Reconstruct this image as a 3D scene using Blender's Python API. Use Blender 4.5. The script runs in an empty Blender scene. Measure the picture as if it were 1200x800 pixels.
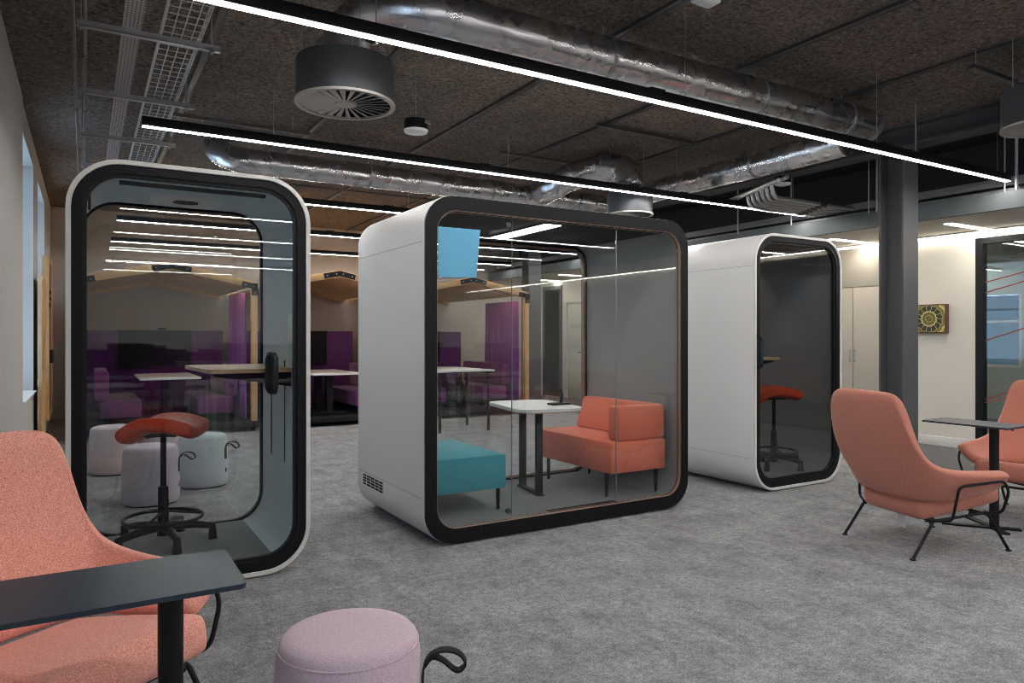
import bpy, bmesh, math, random
from mathutils import Vector, Matrix, noise as mnoise
random.seed(7)
PI = math.pi
SC = bpy.context.scene
COL = SC.collection

# ------------------------------------------------------------------ materials
def nodes(m):
    m.use_nodes = True
    nt = m.node_tree
    return nt, nt.nodes, nt.links, nt.nodes['Principled BSDF']

def mat(name, col, rough=0.5, metal=0.0, spec=0.5, coat=0.0, sheen=0.0):
    m = bpy.data.materials.new(name)
    nt, N, L, b = nodes(m)
    b.inputs['Base Color'].default_value = (*col, 1)
    b.inputs['Roughness'].default_value = rough
    b.inputs['Metallic'].default_value = metal
    b.inputs['Specular IOR Level'].default_value = spec
    b.inputs['Coat Weight'].default_value = coat
    b.inputs['Sheen Weight'].default_value = sheen
    return m

def coords(N, L, scale=(1, 1, 1)):
    tc = N.new('ShaderNodeTexCoord'); mp = N.new('ShaderNodeMapping')
    mp.inputs['Scale'].default_value = scale
    L.new(tc.outputs['Object'], mp.inputs['Vector'])
    return mp.outputs['Vector']

def noise(N, L, vec, scale, detail=4, rough=0.6, dist=0.0):
    n = N.new('ShaderNodeTexNoise')
    n.inputs['Scale'].default_value = scale; n.inputs['Detail'].default_value = detail
    n.inputs['Roughness'].default_value = rough; n.inputs['Distortion'].default_value = dist
    L.new(vec, n.inputs['Vector'])
    return n.outputs['Fac']

def ramp(N, L, fac, stops):
    r = N.new('ShaderNodeValToRGB')
    e = r.color_ramp.elements
    while len(e) < len(stops): e.new(0.5)
    for k, (p, c) in enumerate(stops):
        e[k].position = p; e[k].color = (*c, 1)
    L.new(fac, r.inputs['Fac'])
    return r.outputs['Color']

def bump(N, L, b, h, strength, dist=0.01):
    k = N.new('ShaderNodeBump'); k.inputs['Strength'].default_value = strength
    k.inputs['Distance'].default_value = dist
    L.new(h, k.inputs['Height']); L.new(k.outputs['Normal'], b.inputs['Normal'])

def mixc(N, L, a, c, fac, mode='MIX'):
    m = N.new('ShaderNodeMix'); m.data_type = 'RGBA'; m.blend_type = mode
    m.inputs[0].default_value = 1.0
    if isinstance(fac, float): m.inputs[0].default_value = fac
    else: L.new(fac, m.inputs[0])
    L.new(a, m.inputs[6]); L.new(c, m.inputs[7])
    return m.outputs[2]

def fabric(name, c0, c1, scale=350, rough=0.9, bstr=0.25, sheen=0.2):
    m = mat(name, c0, rough, spec=0.2, sheen=sheen)
    nt, N, L, b = nodes(m)
    v = coords(N, L)
    n = noise(N, L, v, scale, 3, 0.7)
    L.new(ramp(N, L, n, [(0.40, c0), (0.60, c1)]), b.inputs['Base Color'])
    bump(N, L, b, n, bstr, 0.003)
    return m

def carpet():
    m = mat('carpet', (.2, .2, .2), 0.95, spec=0.15)
    nt, N, L, b = nodes(m)
    v = coords(N, L); v2 = coords(N, L, (1.0, 1.9, 1)); v3 = coords(N, L, (2.2, 1.0, 1))
    a = noise(N, L, v2, 2.6, 6, 0.66, 0.4)
    c = noise(N, L, v3, 3.4, 5, 0.62, 0.3)
    A = ramp(N, L, a, [(0.34, (.20, .203, .21)), (0.66, (.375, .378, .388))])
    Cc = ramp(N, L, c, [(0.36, (.20, .203, .212)), (0.66, (.375, .379, .388))])
    base = mixc(N, L, A, Cc, 0.5)
    f = noise(N, L, v, 110, 4, 0.85)
    F = ramp(N, L, f, [(0.34, (.40, .40, .41)), (0.66, (1.5, 1.5, 1.5))])
    base = mixc(N, L, base, F, 1.0, 'MULTIPLY')
    g = noise(N, L, v, 28, 3, 0.75)
    base = mixc(N, L, base, ramp(N, L, g, [(0.34, (.70, .70, .71)), (0.66, (1.16, 1.16, 1.15))]), 1.0, 'MULTIPLY')
    L.new(base, b.inputs['Base Color'])
    bump(N, L, b, f, 0.5, 0.006)
    return m

def woodwool():
    m = mat('wood wool ceiling', (.08, .07, .06), 0.95, spec=0.1)
    nt, N, L, b = nodes(m)
    v = coords(N, L)
    f = noise(N, L, v, 34, 6, 0.75, 0.8); g = noise(N, L, v, 1.6, 3, 0.5)
    A = ramp(N, L, f, [(0.33, (.035, .029, .025)), (0.5, (.155, .131, .114)), (0.68, (.31, .265, .23))])
    G = ramp(N, L, g, [(0.3, (.85, .85, .85)), (0.7, (1.1, 1.09, 1.08))])
    L.new(mixc(N, L, A, G, 1.0, 'MULTIPLY'), b.inputs['Base Color'])
    bump(N, L, b, f, 0.6, 0.01)
    return m

def wood(name, c0, c1, axis=0, rough=0.45):
    m = mat(name, c0, rough)
    nt, N, L, b = nodes(m)
    s = [14, 14, 14]; s[axis] = 1.2
    v = coords(N, L, s)
    n = noise(N, L, v, 2.2, 5, 0.6, 0.5)
    L.new(ramp(N, L, n, [(0.3, c0), (0.7, c1)]), b.inputs['Base Color'])
    return m

def foil():
    m = mat('silver foil', (.66, .66, .68), 0.24, 1.0)
    nt, N, L, b = nodes(m)
    v = coords(N, L, (1, 1, 1)); v2 = coords(N, L, (5, 5, 5))
    f = noise(N, L, v2, 5.0, 3, 0.6, 0.0)
    bump(N, L, b, f, 0.12, 0.006)
    r = noise(N, L, v, 5, 3, 0.5)
    L.new(ramp(N, L, r, [(0.3, (.20, .20, .20)), (0.7, (.34, .34, .34))]), b.inputs['Roughness'])
    return m

def glass(name, tint=(.86, .88, .88), ior=1.5):
    m = bpy.data.materials.new(name); m.use_nodes = True
    nt = m.node_tree; N, L = nt.nodes, nt.links
    N.clear()
    out = N.new('ShaderNodeOutputMaterial'); mx = N.new('ShaderNodeMixShader')
    tr = N.new('ShaderNodeBsdfTransparent'); gl = N.new('ShaderNodeBsdfGlossy'); fr = N.new('ShaderNodeFresnel')
    tr.inputs['Color'].default_value = (*tint, 1)
    gl.inputs['Roughness'].default_value = 0.0
    ge = N.new('ShaderNodeNewGeometry'); ma = N.new('ShaderNodeMath'); ma.operation = 'MULTIPLY_ADD'
    L.new(ge.outputs['Backfacing'], ma.inputs[0]); ma.inputs[1].default_value = 1/ior-ior; ma.inputs[2].default_value = ior
    L.new(ma.outputs[0], fr.inputs['IOR'])
    L.new(fr.outputs[0], mx.inputs[0]); L.new(tr.outputs[0], mx.inputs[1]); L.new(gl.outputs[0], mx.inputs[2])
    L.new(mx.outputs[0], out.inputs['Surface'])
    return m

def emit(name, col, s):
    m = bpy.data.materials.new(name); m.use_nodes = True
    nt = m.node_tree; N, L = nt.nodes, nt.links; N.clear()
    out = N.new('ShaderNodeOutputMaterial'); e = N.new('ShaderNodeEmission')
    e.inputs['Color'].default_value = (*col, 1); e.inputs['Strength'].default_value = s
    L.new(e.outputs[0], out.inputs['Surface'])
    return m

def brushed_white(name, c):
    m = mat(name, c, 0.42, spec=0.4)
    nt, N, L, b = nodes(m)
    n = noise(N, L, coords(N, L, (1, 1, .05)), 60, 3, 0.6)
    bump(N, L, b, n, 0.03, 0.003)
    return m

M = dict(
    carpet=carpet(), ceiling=woodwool(), foil=foil(),
    wall=mat('white wall paint', (.52, .515, .50), 0.85, spec=0.2),
    cream=mat('cream wall paint', (.74, .70, .62), 0.8, spec=0.2),
    taupe=mat('taupe wall paint', (.40, .36, .33), 0.85, spec=0.2),
    greywall=mat('grey green wall paint', (.50, .58, .53), 0.8, spec=0.2),
    fascia=mat('grey fascia board', (.125, .14, .145), 0.6, spec=0.3),
    soffit=mat('soffit paint', (.66, .62, .54), 0.85, spec=0.2),
    void=mat('painted void shade', (.05, .05, .053), 0.9, spec=0.1),
    steel=mat('dark grey painted steel', (.095, .096, .102), 0.5, spec=0.3),
    steel_mid=mat('mid grey painted steel', (.2, .2, .205), 0.5, spec=0.35),
    galv=mat('galvanised steel', (.42, .43, .44), 0.42, 0.9),
    galv_dark=mat('dull galvanised channel', (.10, .10, .10), 0.45, 0.6),
    wire=mat('zinc wire', (.50, .51, .52), 0.45, 0.5),
    black=mat('black powder coat', (.010, .010, .012), 0.45, spec=0.22),
    black_gloss=mat('black lacquer frame', (.008, .008, .010), 0.42, spec=0.16),
    graphite=mat('graphite diffuser drum', (.052, .058, .066), 0.42, 0.35),
    vane=mat('grey swirl vane', (.40, .39, .37), 0.45, 0.3),
    rubber=mat('black rubber', (.014, .014, .015), 0.7, spec=0.2),
    shell=brushed_white('white pod shell', (.70, .70, .695)),
    lip=brushed_white('white pod lip', (.62, .62, .60)),
    seam=mat('grey joint line', (.42, .42, .42), 0.6),
    lining_blue=fabric('blue grey felt lining', (.58, .69, .75), (.66, .77, .83), 120, 0.95, 0.1),
    lining_dark=fabric('charcoal felt lining', (.24, .245, .25), (.30, .305, .31), 120, 0.95, 0.1),
    lining_brown=fabric('warm dark felt lining', (.20, .195, .19), (.25, .243, .235), 120, 0.95, 0.1),
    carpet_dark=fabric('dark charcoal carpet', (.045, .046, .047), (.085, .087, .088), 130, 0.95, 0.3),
    podfloor=fabric('dark grey pod carpet', (.13, .145, .15), (.20, .215, .22), 200, 0.95, 0.2),
    vent=mat('pale grey vent plastic', (.88, .89, .90), 0.5),
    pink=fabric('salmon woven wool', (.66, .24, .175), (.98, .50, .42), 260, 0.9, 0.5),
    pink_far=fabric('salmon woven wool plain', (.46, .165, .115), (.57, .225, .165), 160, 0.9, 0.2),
    orange_sofa=fabric('coral wool upholstery', (.74, .17, .10), (.84, .23, .145), 150, 0.9, 0.15),
    teal=fabric('teal wool upholstery', (.03, .25, .32), (.05, .33, .40), 150, 0.9, 0.15),
    saddle=fabric('burnt orange leather', (.50, .045, .012), (.58, .06, .018), 60, 0.45, 0.05, 0.0),
    lilac=fabric('lilac ribbed wool', (.48, .36, .42), (.62, .49, .56), 260, 0.9, 0.25),
    blush=fabric('blush wool', (.60, .47, .48), (.70, .58, .59), 200, 0.9, 0.15),
    mauve=fabric('pale mauve wool', (.55, .50, .58), (.64, .59, .67), 200, 0.9, 0.15),
    ice=fabric('pale blue grey wool', (.46, .52, .54), (.56, .62, .64), 200, 0.9, 0.15),
    purple=fabric('deep purple felt', (.055, .012, .075), (.085, .022, .11), 120, 0.95, 0.1),
    plum=fabric('plum wool upholstery', (.13, .025, .12), (.19, .045, .17), 150, 0.9, 0.15),
    curtain=fabric('violet curtain cloth', (.20, .055, .26), (.28, .09, .34), 120, 0.85, 0.1, 0.4),
    white=mat('white laminate', (.76, .77, .76), 0.4),
    skirting=mat('white gloss skirting', (.70, .69, .66), 0.45),
    cupboard=mat('beige cupboard laminate', (.50, .455, .38), 0.55),
    doorwhite=mat('ivory door paint', (.66, .66, .58), 0.5),
    oak=wood('oak veneer', (.40, .25, .13), (.52, .35, .20), 0),
    pine=wood('warm pine', (.52, .30, .125), (.66, .42, .20), 1),
    pine_z=wood('warm pine upright', (.52, .30, .125), (.66, .42, .20), 2),
    brasswood=mat('brown inner trim', (.26, .165, .115), 0.5),
    tabletop=mat('slate blue black table top', (.026, .040, .058), 0.32, spec=0.28),
    chrome=mat('satin chrome', (.6, .6, .6), 0.3, 1.0),
    screen_off=mat('black screen', (.006, .006, .007), 0.5, spec=0.12),
    paper=mat('white paper', (.75, .75, .74), 0.8),
    red=mat('dull red tape', (.30, .045, .03), 0.5),
    glass=glass('pod glass', (.925, .94, .94), 1.53),
    glass_dark=glass('smoked pod glass', (.83, .835, .835), 1.53),
    glass_clear=glass('clear window glass', (.94, .96, .96), 1.5),
    lamp=emit('led diffuser', (1.0, .965, .93), 60.0),
    lamp_small=emit('recessed led', (1.0, .94, .84), 38.0),
    slot=emit('led slot', (1.0, .93, .82), 60.0),
    lamp_pod=emit('pod ceiling led', (1.0, .95, .88), 22.0),
    lamp_warm=emit('warm led strip', (1.0, .70, .40), 26.0),
    blind=glass('tinted far window glass', (.21, .235, .235), 1.5),
    blue_paper=mat('light blue paper', (.13, .38, .57), 0.7, spec=0.2), blue_dim=mat('blue touch glass', (.03, .16, .32), 0.25),
)

# ------------------------------------------------------------------ mesh builder
class B:
    def __init__(s): s.bm = bmesh.new()
    def box(s, c, d, bev=0.0, rot=None, seg=2):
        r = bmesh.ops.create_cube(s.bm, size=1.0)
        vs = r['verts']
        bmesh.ops.scale(s.bm, vec=Vector(d), verts=vs)
        if bev > 0:
            es = list({e for v in vs for e in v.link_edges})
            rr = bmesh.ops.bevel(s.bm, geom=es, offset=bev, segments=seg, profile=0.5, affect='EDGES')
            vs = list({v for f in rr['faces'] for v in f.verts} | {v for v in vs if v.is_valid})
        if rot is not None: bmesh.ops.rotate(s.bm, cent=(0, 0, 0), matrix=rot, verts=vs)
        bmesh.ops.translate(s.bm, vec=Vector(c), verts=vs)
        return s
    def box2(s, a, b, bev=0.0):
        return s.box([(a[i]+b[i])/2 for i in range(3)], [abs(b[i]-a[i]) for i in range(3)], bev)
    def tube(s, pts, r, seg=10, closed=False, flat=None, up=None):
        P = [Vector(p) for p in pts]; n = len(P); rings = []
        nrm = None
        for i in range(n):
            if closed: t = (P[(i+1) % n]-P[i-1]).normalized()
            else: t = (P[min(i+1, n-1)]-P[max(i-1, 0)]).normalized()
            if nrm is None:
                u = Vector(up) if up else (Vector((0, 0, 1)) if abs(t.z) < .9 else Vector((1, 0, 0)))
                nrm = (u-t*u.dot(t)).normalized()
            else:
                nrm = nrm-t*nrm.dot(t)
                nrm = nrm.normalized()
            bn = t.cross(nrm)
            rr = r[i] if isinstance(r, (list, tuple)) else r
            if flat:
                w, h = flat
                ring = [s.bm.verts.new(P[i]+bn*a*w/2+nrm*c*h/2) for a, c in ((-1, -1), (1, -1), (1, 1), (-1, 1))]
            else:
                ring = [s.bm.verts.new(P[i]+nrm*math.cos(2*PI*k/seg)*rr+bn*math.sin(2*PI*k/seg)*rr) for k in range(seg)]
            rings.append(ring)
        m = len(rings[0])
        for i in range(n if closed else n-1):
            a, c = rings[i], rings[(i+1) % n]
            for k in range(m): s.bm.faces.new((a[k], a[(k+1) % m], c[(k+1) % m], c[k]))
        if not closed:
            s.bm.faces.new(rings[0][::-1]); s.bm.faces.new(rings[-1])
        return s
    def cyl(s, a, b, r, seg=24, r2=None):
        return s.tube([a, b], [r, r if r2 is None else r2], seg)
    def lathe(s, prof, c=(0, 0, 0), seg=40):
        rings = []
        for r, z in prof:
            if r < 1e-6: rings.append([s.bm.verts.new((c[0], c[1], c[2]+z))])
            else: rings.append([s.bm.verts.new((c[0]+r*math.cos(2*PI*k/seg), c[1]+r*math.sin(2*PI*k/seg), c[2]+z)) for k in range(seg)])
        for a, b in zip(rings, rings[1:]):
            for k in range(seg):
                k2 = (k+1) % seg
                if len(a) == 1 and len(b) == 1: continue
                if len(a) == 1: s.bm.faces.new((a[0], b[k2], b[k]))
                elif len(b) == 1: s.bm.faces.new((a[k], a[k2], b[0]))
                else: s.bm.faces.new((a[k], a[k2], b[k2], b[k]))
        return s
    def ring(s, outer, inner, y0, y1):
        """prism along y between two xz outlines with equal point counts (inner None: solid)"""
        n = len(outer)
        mk = lambda o, y: [s.bm.verts.new((p[0], y, p[1])) for p in o]
        o0, o1 = mk(outer, y0), mk(outer, y1)
        for k in range(n):
            j = (k+1) % n
            s.bm.faces.new((o0[k], o0[j], o1[j], o1[k]))
        if inner is None:
            s.bm.faces.new(o0[::-1]); s.bm.faces.new(o1)
        else:
            i0, i1 = mk(inner, y0), mk(inner, y1)
            for k in range(n):
                j = (k+1) % n
                s.bm.faces.new((i0[j], i0[k], i1[k], i1[j]))
                s.bm.faces.new((o0[j], o0[k], i0[k], i0[j]))
                s.bm.faces.new((o1[k], o1[j], i1[j], i1[k]))
        return s
    def prism(s, pts, z0, z1):
        a = [s.bm.verts.new((p[0], p[1], z0)) for p in pts]; b = [s.bm.verts.new((p[0], p[1], z1)) for p in pts]
        n = len(pts)
        for k in range(n): s.bm.faces.new((a[k], a[(k+1) % n], b[(k+1) % n], b[k]))
        s.bm.faces.new(a[::-1]); s.bm.faces.new(b)
        return s
    def grid(s, rows):
        V = [[s.bm.verts.new(p) for p in r] for r in rows]
        for a, b in zip(V, V[1:]):
            for k in range(len(a)-1): s.bm.faces.new((a[k], a[k+1], b[k+1], b[k]))
        return s

def rr(x0, z0, x1, z1, r, n=10):
    """rounded rectangle outline, counter-clockwise"""
    out = []
    for cx, cz, a in ((x1-r, z0+r, -90), (x1-r, z1-r, 0), (x0+r, z1-r, 90), (x0+r, z0+r, 180)):
        for k in range(n+1):
            t = math.radians(a+90*k/n); out.append((cx+r*math.cos(t), cz+r*math.sin(t)))
    return out

def fillet(pts, r, n=6, closed=False):
    P = [Vector(p) for p in pts]; out = []
    m = len(P)
    for i in range(m):
        if not closed and i in (0, m-1): out.append(P[i]); continue
        a, b, c = P[i-1], P[i], P[(i+1) % m]
        d1, d2 = (a-b), (c-b)
        k = min(r, d1.length*.49, d2.length*.49)
        p, q = b+d1.normalized()*k, b+d2.normalized()*k
        for j in range(n+1):
            t = j/n; out.append(p*(1-t)**2+b*2*t*(1-t)+q*t*t)
    return out

def obj(name, b, m, parent=None, loc=None, rotz=0.0, smooth=True, sub=0, solid=0.0, ang=40, offset=-1):
    me = bpy.data.meshes.new(name)
    bmesh.ops.recalc_face_normals(b.bm, faces=b.bm.faces)
    b.bm.to_mesh(me); b.bm.free()
    me.materials.append(M[m] if isinstance(m, str) else m)
    if smooth:
        for p in me.polygons: p.use_smooth = True
        if not sub: me.set_sharp_from_angle(angle=math.radians(ang))
    o = bpy.data.objects.new(name, me); COL.objects.link(o)
    if parent is not None: o.parent = parent
    if loc is not None: o.location = loc
    o.rotation_euler[2] = rotz
    if solid:
        md = o.modifiers.new('thickness', 'SOLIDIFY'); md.thickness = solid; md.offset = offset
    if sub:
        md = o.modifiers.new('smooth', 'SUBSURF'); md.levels = sub; md.render_levels = sub
    return o

def thing(name, label, cat, loc=(0, 0, 0), rotz=0.0, group=None):
    o = bpy.data.objects.new(name, None); COL.objects.link(o)
    o.empty_display_size = .1
    o.location = loc; o.rotation_euler[2] = rotz
    return tag(o, label, cat, group)

def tag(o, label, cat, group=None):
    o['label'] = label; o['category'] = cat
    if group: o['group'] = group
    return o

def struct(name, b, m, parent=None, **k):
    o = obj(name, b, m, parent, **k)
    if parent is None: o['kind'] = 'structure'
    return o

def dup(root, loc, rotz=0.0, label=None, swap=None):
    r = root.copy(); COL.objects.link(r); r.location = loc; r.rotation_euler[2] = rotz
    if label: r['label'] = label
    def fix(o):
        if swap and o.type == 'MESH' and o.data.materials and o.data.materials[0] in swap:
            o.data = o.data.copy(); o.data.materials[0] = swap[o.data.materials[0]]
    fix(r)
    for ch in list(root.children):
        c = ch.copy(); COL.objects.link(c); c.parent = r; fix(c)
        for g in ch.children:
            d = g.copy(); COL.objects.link(d); d.parent = c; fix(d)
    return r

# ------------------------------------------------------------------ camera
F, HY = 833.0, 395.0
YAW = math.atan(500/F)
cam = bpy.data.cameras.new('camera'); co = bpy.data.objects.new('camera', cam); COL.objects.link(co)
cam.sensor_width = 36; cam.lens = 36*F/1200; cam.clip_start = .05
cam.shift_y = -(400-HY)/1200
co.location = (0, 0, 1.32); co.rotation_euler = (PI/2, 0, -YAW)
SC.camera = co
# ------------------------------------------------------------------ the room
CEIL = 3.42
XL, XR, YB, YF = -0.48, 8.917, 13.6, -8.5
WT = .16
struct('floor', B().box2((XL-.75, YF, -.1), (13.4, YB, 0)), 'carpet', smooth=False)
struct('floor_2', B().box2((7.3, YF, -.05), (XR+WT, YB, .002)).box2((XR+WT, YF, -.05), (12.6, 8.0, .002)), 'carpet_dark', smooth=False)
struct('ceiling', B().box2((XL-.75, YF-.2, CEIL), (13.6, YB+.3, CEIL+.15)), 'ceiling', smooth=False)
struct('wall_back', B().box2((XL-.4, YB, 0), (XR+.2, YB+.15, CEIL)), 'taupe', smooth=False)
struct('wall_front', B().box2((XL-.75, YF-.15, 0), (13.6, YF, CEIL)), 'wall', smooth=False)

# left wall with deep window openings
wins = [(-6.8, -4.9), (-4.2, -2.3), (-1.6, 0.4), (7.55, 9.2), (10.0, 11.6)]
BAY = -.34
wl = B(); y = YF
for a, b_ in wins:
    q = XL if a > 5 else XL+BAY
    wl.box2((XL-.3 if a > 5 else XL+BAY-.3, 5.0 if a > 5 and y < 5 else y, 0), (q, a, CEIL))
    wl.box2((q-.3, a, 0), (q, b_, .75)); wl.box2((q-.3, a, 3.15), (q, b_, CEIL)); y = b_
wl.box2((XL-.3, y, 0), (XL, YB, CEIL)); wl.box2((XL+BAY-.3, .4, 0), (XL+BAY, 5.0, CEIL))
wl.box2((XL, 5.2, 0), (XL+.012, 7.5, CEIL))
struct('wall_left', wl, 'wall', smooth=False)
for k, (a, b_) in enumerate(wins):
    q = XL if a > 5 else XL+BAY
    f = B(); x0, x1 = q-.26, q-.20
    f.box2((x0, a, .75), (x1, a+.06, 3.15)); f.box2((x0, b_-.06, .75), (x1, b_, 3.15))
    f.box2((x0, a+.06, .75), (x1, b_-.06, .81)); f.box2((x0, a+.06, 3.09), (x1, b_-.06, 3.15)); f.box2((x0, a+.06, 1.95), (x1, b_-.06, 2.0))
    w = struct('window_%d' % (k+1), f, 'white', smooth=False)
    obj('pane', B().box2((q-.237, a+.05, .80), (q-.229, b_-.05, 3.10)), 'glass_clear', w, smooth=False)
    obj('sill', B().box2((q-.3, a, .735), (q+.03, b_, .752), .004), 'white', w)

# right wall: door at the far end, cupboard alcove, picture wall, glazed partition
WT = .16
wr = B()
wr.box2((XR, 4.33, 0), (XR+WT, 11.85, CEIL)); wr.box2((XR, 11.85, 2.1), (XR+WT, 12.6, CEIL))
wr.box2((XR, 12.6, 0), (XR+WT, YB, CEIL)); wr.box2((XR, YF, 2.47), (XR+WT, 4.33, CEIL)); wr.box2((XR, YF, 0), (XR+WT, .2, 2.47))
struct('wall_right', wr, 'cream', smooth=False)
struct('baseboard_right', B().box2((XR-.018, 4.33, 0), (XR, 5.28, .115), .004).box2((XR-.018, 6.42, 0), (XR, 11.8, .115), .004), 'skirting')
d = struct('door_1', B().box2((XR+.02, 11.9, .01), (XR+.065, 12.55, 2.06), .003), 'doorwhite')
fr = B()
for ya, yb_ in ((11.85, 11.9), (12.55, 12.6)): fr.box2((XR-.015, ya, 0), (XR+WT, yb_, 2.1))
fr.box2((XR-.015, 11.9, 2.06), (XR+WT, 12.55, 2.1))
obj('frame', fr, 'doorwhite', d, smooth=False)
pn = B()
for z0, z1 in ((.15, .62), (.70, 1.0), (1.08, 1.45), (1.53, 1.95)): pn.box2((XR+.012, 11.98, z0), (XR+.022, 12.47, z1), .004)
obj('panel', pn, 'doorwhite', d)
obj('handle', B().cyl((XR+.02, 12.0, 1.0), (XR-.03, 12.0, 1.0), .012).box((XR-.03, 12.05, 1.0), (.015, .12, .02), .004), 'black', d)
# dark glazed screen next to the far door
w = struct('window_6', B().box2((XR-.03, 12.72, 0), (XR-.002, 12.80, 2.45)).box2((XR-.03, 13.38, 0), (XR-.002, 13.46, 2.45)).box2((XR-.03, 12.80, 2.37), (XR-.002, 13.38, 2.45)), 'steel', smooth=False)
obj('pane', B().box2((XR-.02, 12.80, 0.02), (XR-.008, 13.38, 2.37)), 'screen_off', w, smooth=False)

# glazed partition beside the picture wall
pf = B()
for ya, yb_ in ((4.252, 4.33), (2.30, 2.35), (.2, .28)): pf.box2((XR-.01, ya, 0), (XR+.09, yb_, 2.47))
for ya, yb_ in ((2.35, 4.252), (.28, 2.30)):
    pf.box2((XR-.01, ya, 2.40), (XR+.09, yb_, 2.47)); pf.box2((XR-.01, ya, 0), (XR+.09, yb_, .05))
w = struct('window_7', pf, 'black', smooth=False)
for ya, yb_ in ((2.35, 4.252), (.28, 2.30)):
    obj('pane', B().box2((XR+.03, ya, .05), (XR+.042, yb_, 2.40)), 'glass', w, smooth=False)
STR = [((4.272, 1.955), (2.4, 2.43)), ((4.272, 1.836), (2.4, 2.34)), ((4.272, 1.28), (2.4, 1.95)), ((4.272, .606), (2.4, 1.28)), ((4.272, .565), (2.4, 1.12))]
for (ya, za), (yb_, zb) in STR:
    yb_ = 2.36; zb = min(zb, 2.39)
    obj('tape_stripe', B().tube([(XR+.028, ya-.03, za), (XR+.028, yb_, zb)], .01, flat=(.004, .012), up=(0, 0, 1)), 'red', w, smooth=False)

# the meeting room behind the partition
mr = B().box2((12.6, YF, 0), (12.75, 5.45, 2.6)).box2((12.6, 6.05, 0), (12.75, 8.0, 2.6)).box2((12.6, 5.45, 0), (12.75, 6.05, .84)).box2((12.6, 5.45, 2.0), (12.75, 6.05, 2.6))
struct('wall_meeting_room', mr, 'greywall', smooth=False)
struct('wall_meeting_room_end', B().box2((XR+WT, 8.0, 0), (12.75, 8.15, 2.6)), 'greywall', smooth=False)
w8 = struct('window_8', B().box2((12.6, 5.45, .84), (12.68, 5.49, 2.0)).box2((12.6, 6.01, .84), (12.68, 6.05, 2.0)).box2((12.6, 5.49, 1.55), (12.68, 6.01, 1.59)).box2((12.6, 5.49, .84), (12.68, 6.01, .88)), 'white', smooth=False)
obj('pane', B().box2((12.63, 5.48, .86), (12.64, 6.02, 1.99)), 'blind', w8, smooth=False)

# lowered soffit on the right with its grey fascia and painted void shade above
struct('trim_1', B().box2((7.56, YF, 2.55), (7.62, YB, 2.715)), 'fascia', smooth=False)
struct('trim_2', B().box2((7.62, YF, 2.56), (XR-.03, YB, 2.60)).box2((XR+WT, YF, 2.56), (12.6, 8.0, 2.60)), 'soffit', smooth=False)
struct('trim_3', B().box2((8.35, YF, 2.60), (8.43, YB, CEIL)).box2((7.2, YF, CEIL-.012), (8.35, YB, CEIL)), 'void', smooth=False)  # added board and ceiling panel, coloured dark to stand for the void's shade
tr = obj('cable_trunking', B().box2((7.66, YF+.5, 2.79), (7.74, YB-.2, 2.87)).box2((7.655, 2.5, 2.735), (7.665, 9.5, 2.76)), 'steel_mid', smooth=False)
tag(tr, 'dark grey metal trunking running just above the grey fascia board on the right', 'trunking')

# steel frame
def section(c, axis_len, d=.255, t=.022, web=.016):
    b = B()
    b.box((0, -d/2+t/2, axis_len/2), (d, t, axis_len)); b.box((0, d/2-t/2, axis_len/2), (d, t, axis_len)); b.box((0, 0, axis_len/2), (web, d-2*t, axis_len))
    return b
for k, (y, z) in enumerate(((4.14, 3.2), (11.02, 3.2))):
    o = struct('column_%d' % (k+1), section(None, z).box((0, 0, .01), (.36, .36, .02)), 'steel', smooth=False)
    o.location = (7.027, y, 0)
    o['label'] = ['dark grey steel column in front of the picture wall, near the lounge chairs', 'dark grey steel column far behind the pods, seen through the glass of the wide pod'][k]
bmz = B()
bmz.box2((6.9, YF, 3.2), (7.155, YB, 3.222)).box2((6.9, YF, 3.398), (7.155, YB, 3.42)).box2((7.018, YF, 3.222), (7.036, YB, 3.398))
struct('beam', bmz, 'steel', smooth=False)
for k, x in enumerate((.76, 1.96, 3.16, 4.38, 5.64)):
    b = B().box2((x-.022, YF, CEIL-.02), (x+.022, YB, CEIL))
    b.box2((x-.026, YF, CEIL-.024), (x-.018, YB, CEIL-.016)); b.box2((x+.018, YF, CEIL-.024), (x+.026, YB, CEIL-.016))
    struct('trim_%d' % (k+4), b, 'galv_dark', smooth=False)

# ------------------------------------------------------------------ linear lights
def linear_light(y, label, x0=.34, x1=7.55, z=2.8):
    t = thing('linear_pendant_light', label, 'light', (x0, y, z), 0, 'linear pendant lights')
    ln = x1-x0
    h = B().box((ln/2, 0, .040), (ln, .062, .064), .004)
    obj('housing', h, 'black', t)
    obj('diffuser', B().box((ln/2, 0, .0055), (ln-.01, .045, .006), .001), 'lamp', t)
    for x in (.9, 3.0, 5.1, ln-.2): obj('suspension_wire', B().cyl((x, 0, .07), (x, 0, CEIL-z), .0025, 6), 'galv', t)
    for x in (ln*.38, ln*.72): obj('joint_cover', B().box((x, 0, .076), (.12, .066, .012), .003), 'black', t)
    return t
linear_light(3.38, 'nearest long black linear light, passing in front of the grey column')
linear_light(5.63, 'long black linear light hanging just above and behind the pods')
linear_light(8.0, 'third linear light from the camera, seen between the two left pods under the thin duct')
linear_light(10.33, 'fourth linear light from the camera, seen between the two left pods')
linear_light(12.63, 'farthest linear light, close to the back wall above the timber gables')
for i, y in enumerate((1.10, -1.15, -3.3, -5.6, -7.8)):
    linear_light(y, ['linear light overhead, mirrored highest in the pod glass', 'linear light behind the camera, second one mirrored in the pod glass',
                     'linear light behind the camera, third one mirrored in the pod glass', 'linear light behind the camera, fourth one mirrored in the pod glass',
                     'linear light behind the camera nearest the rear wall, lowest one mirrored in the pod glass'][i])

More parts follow.
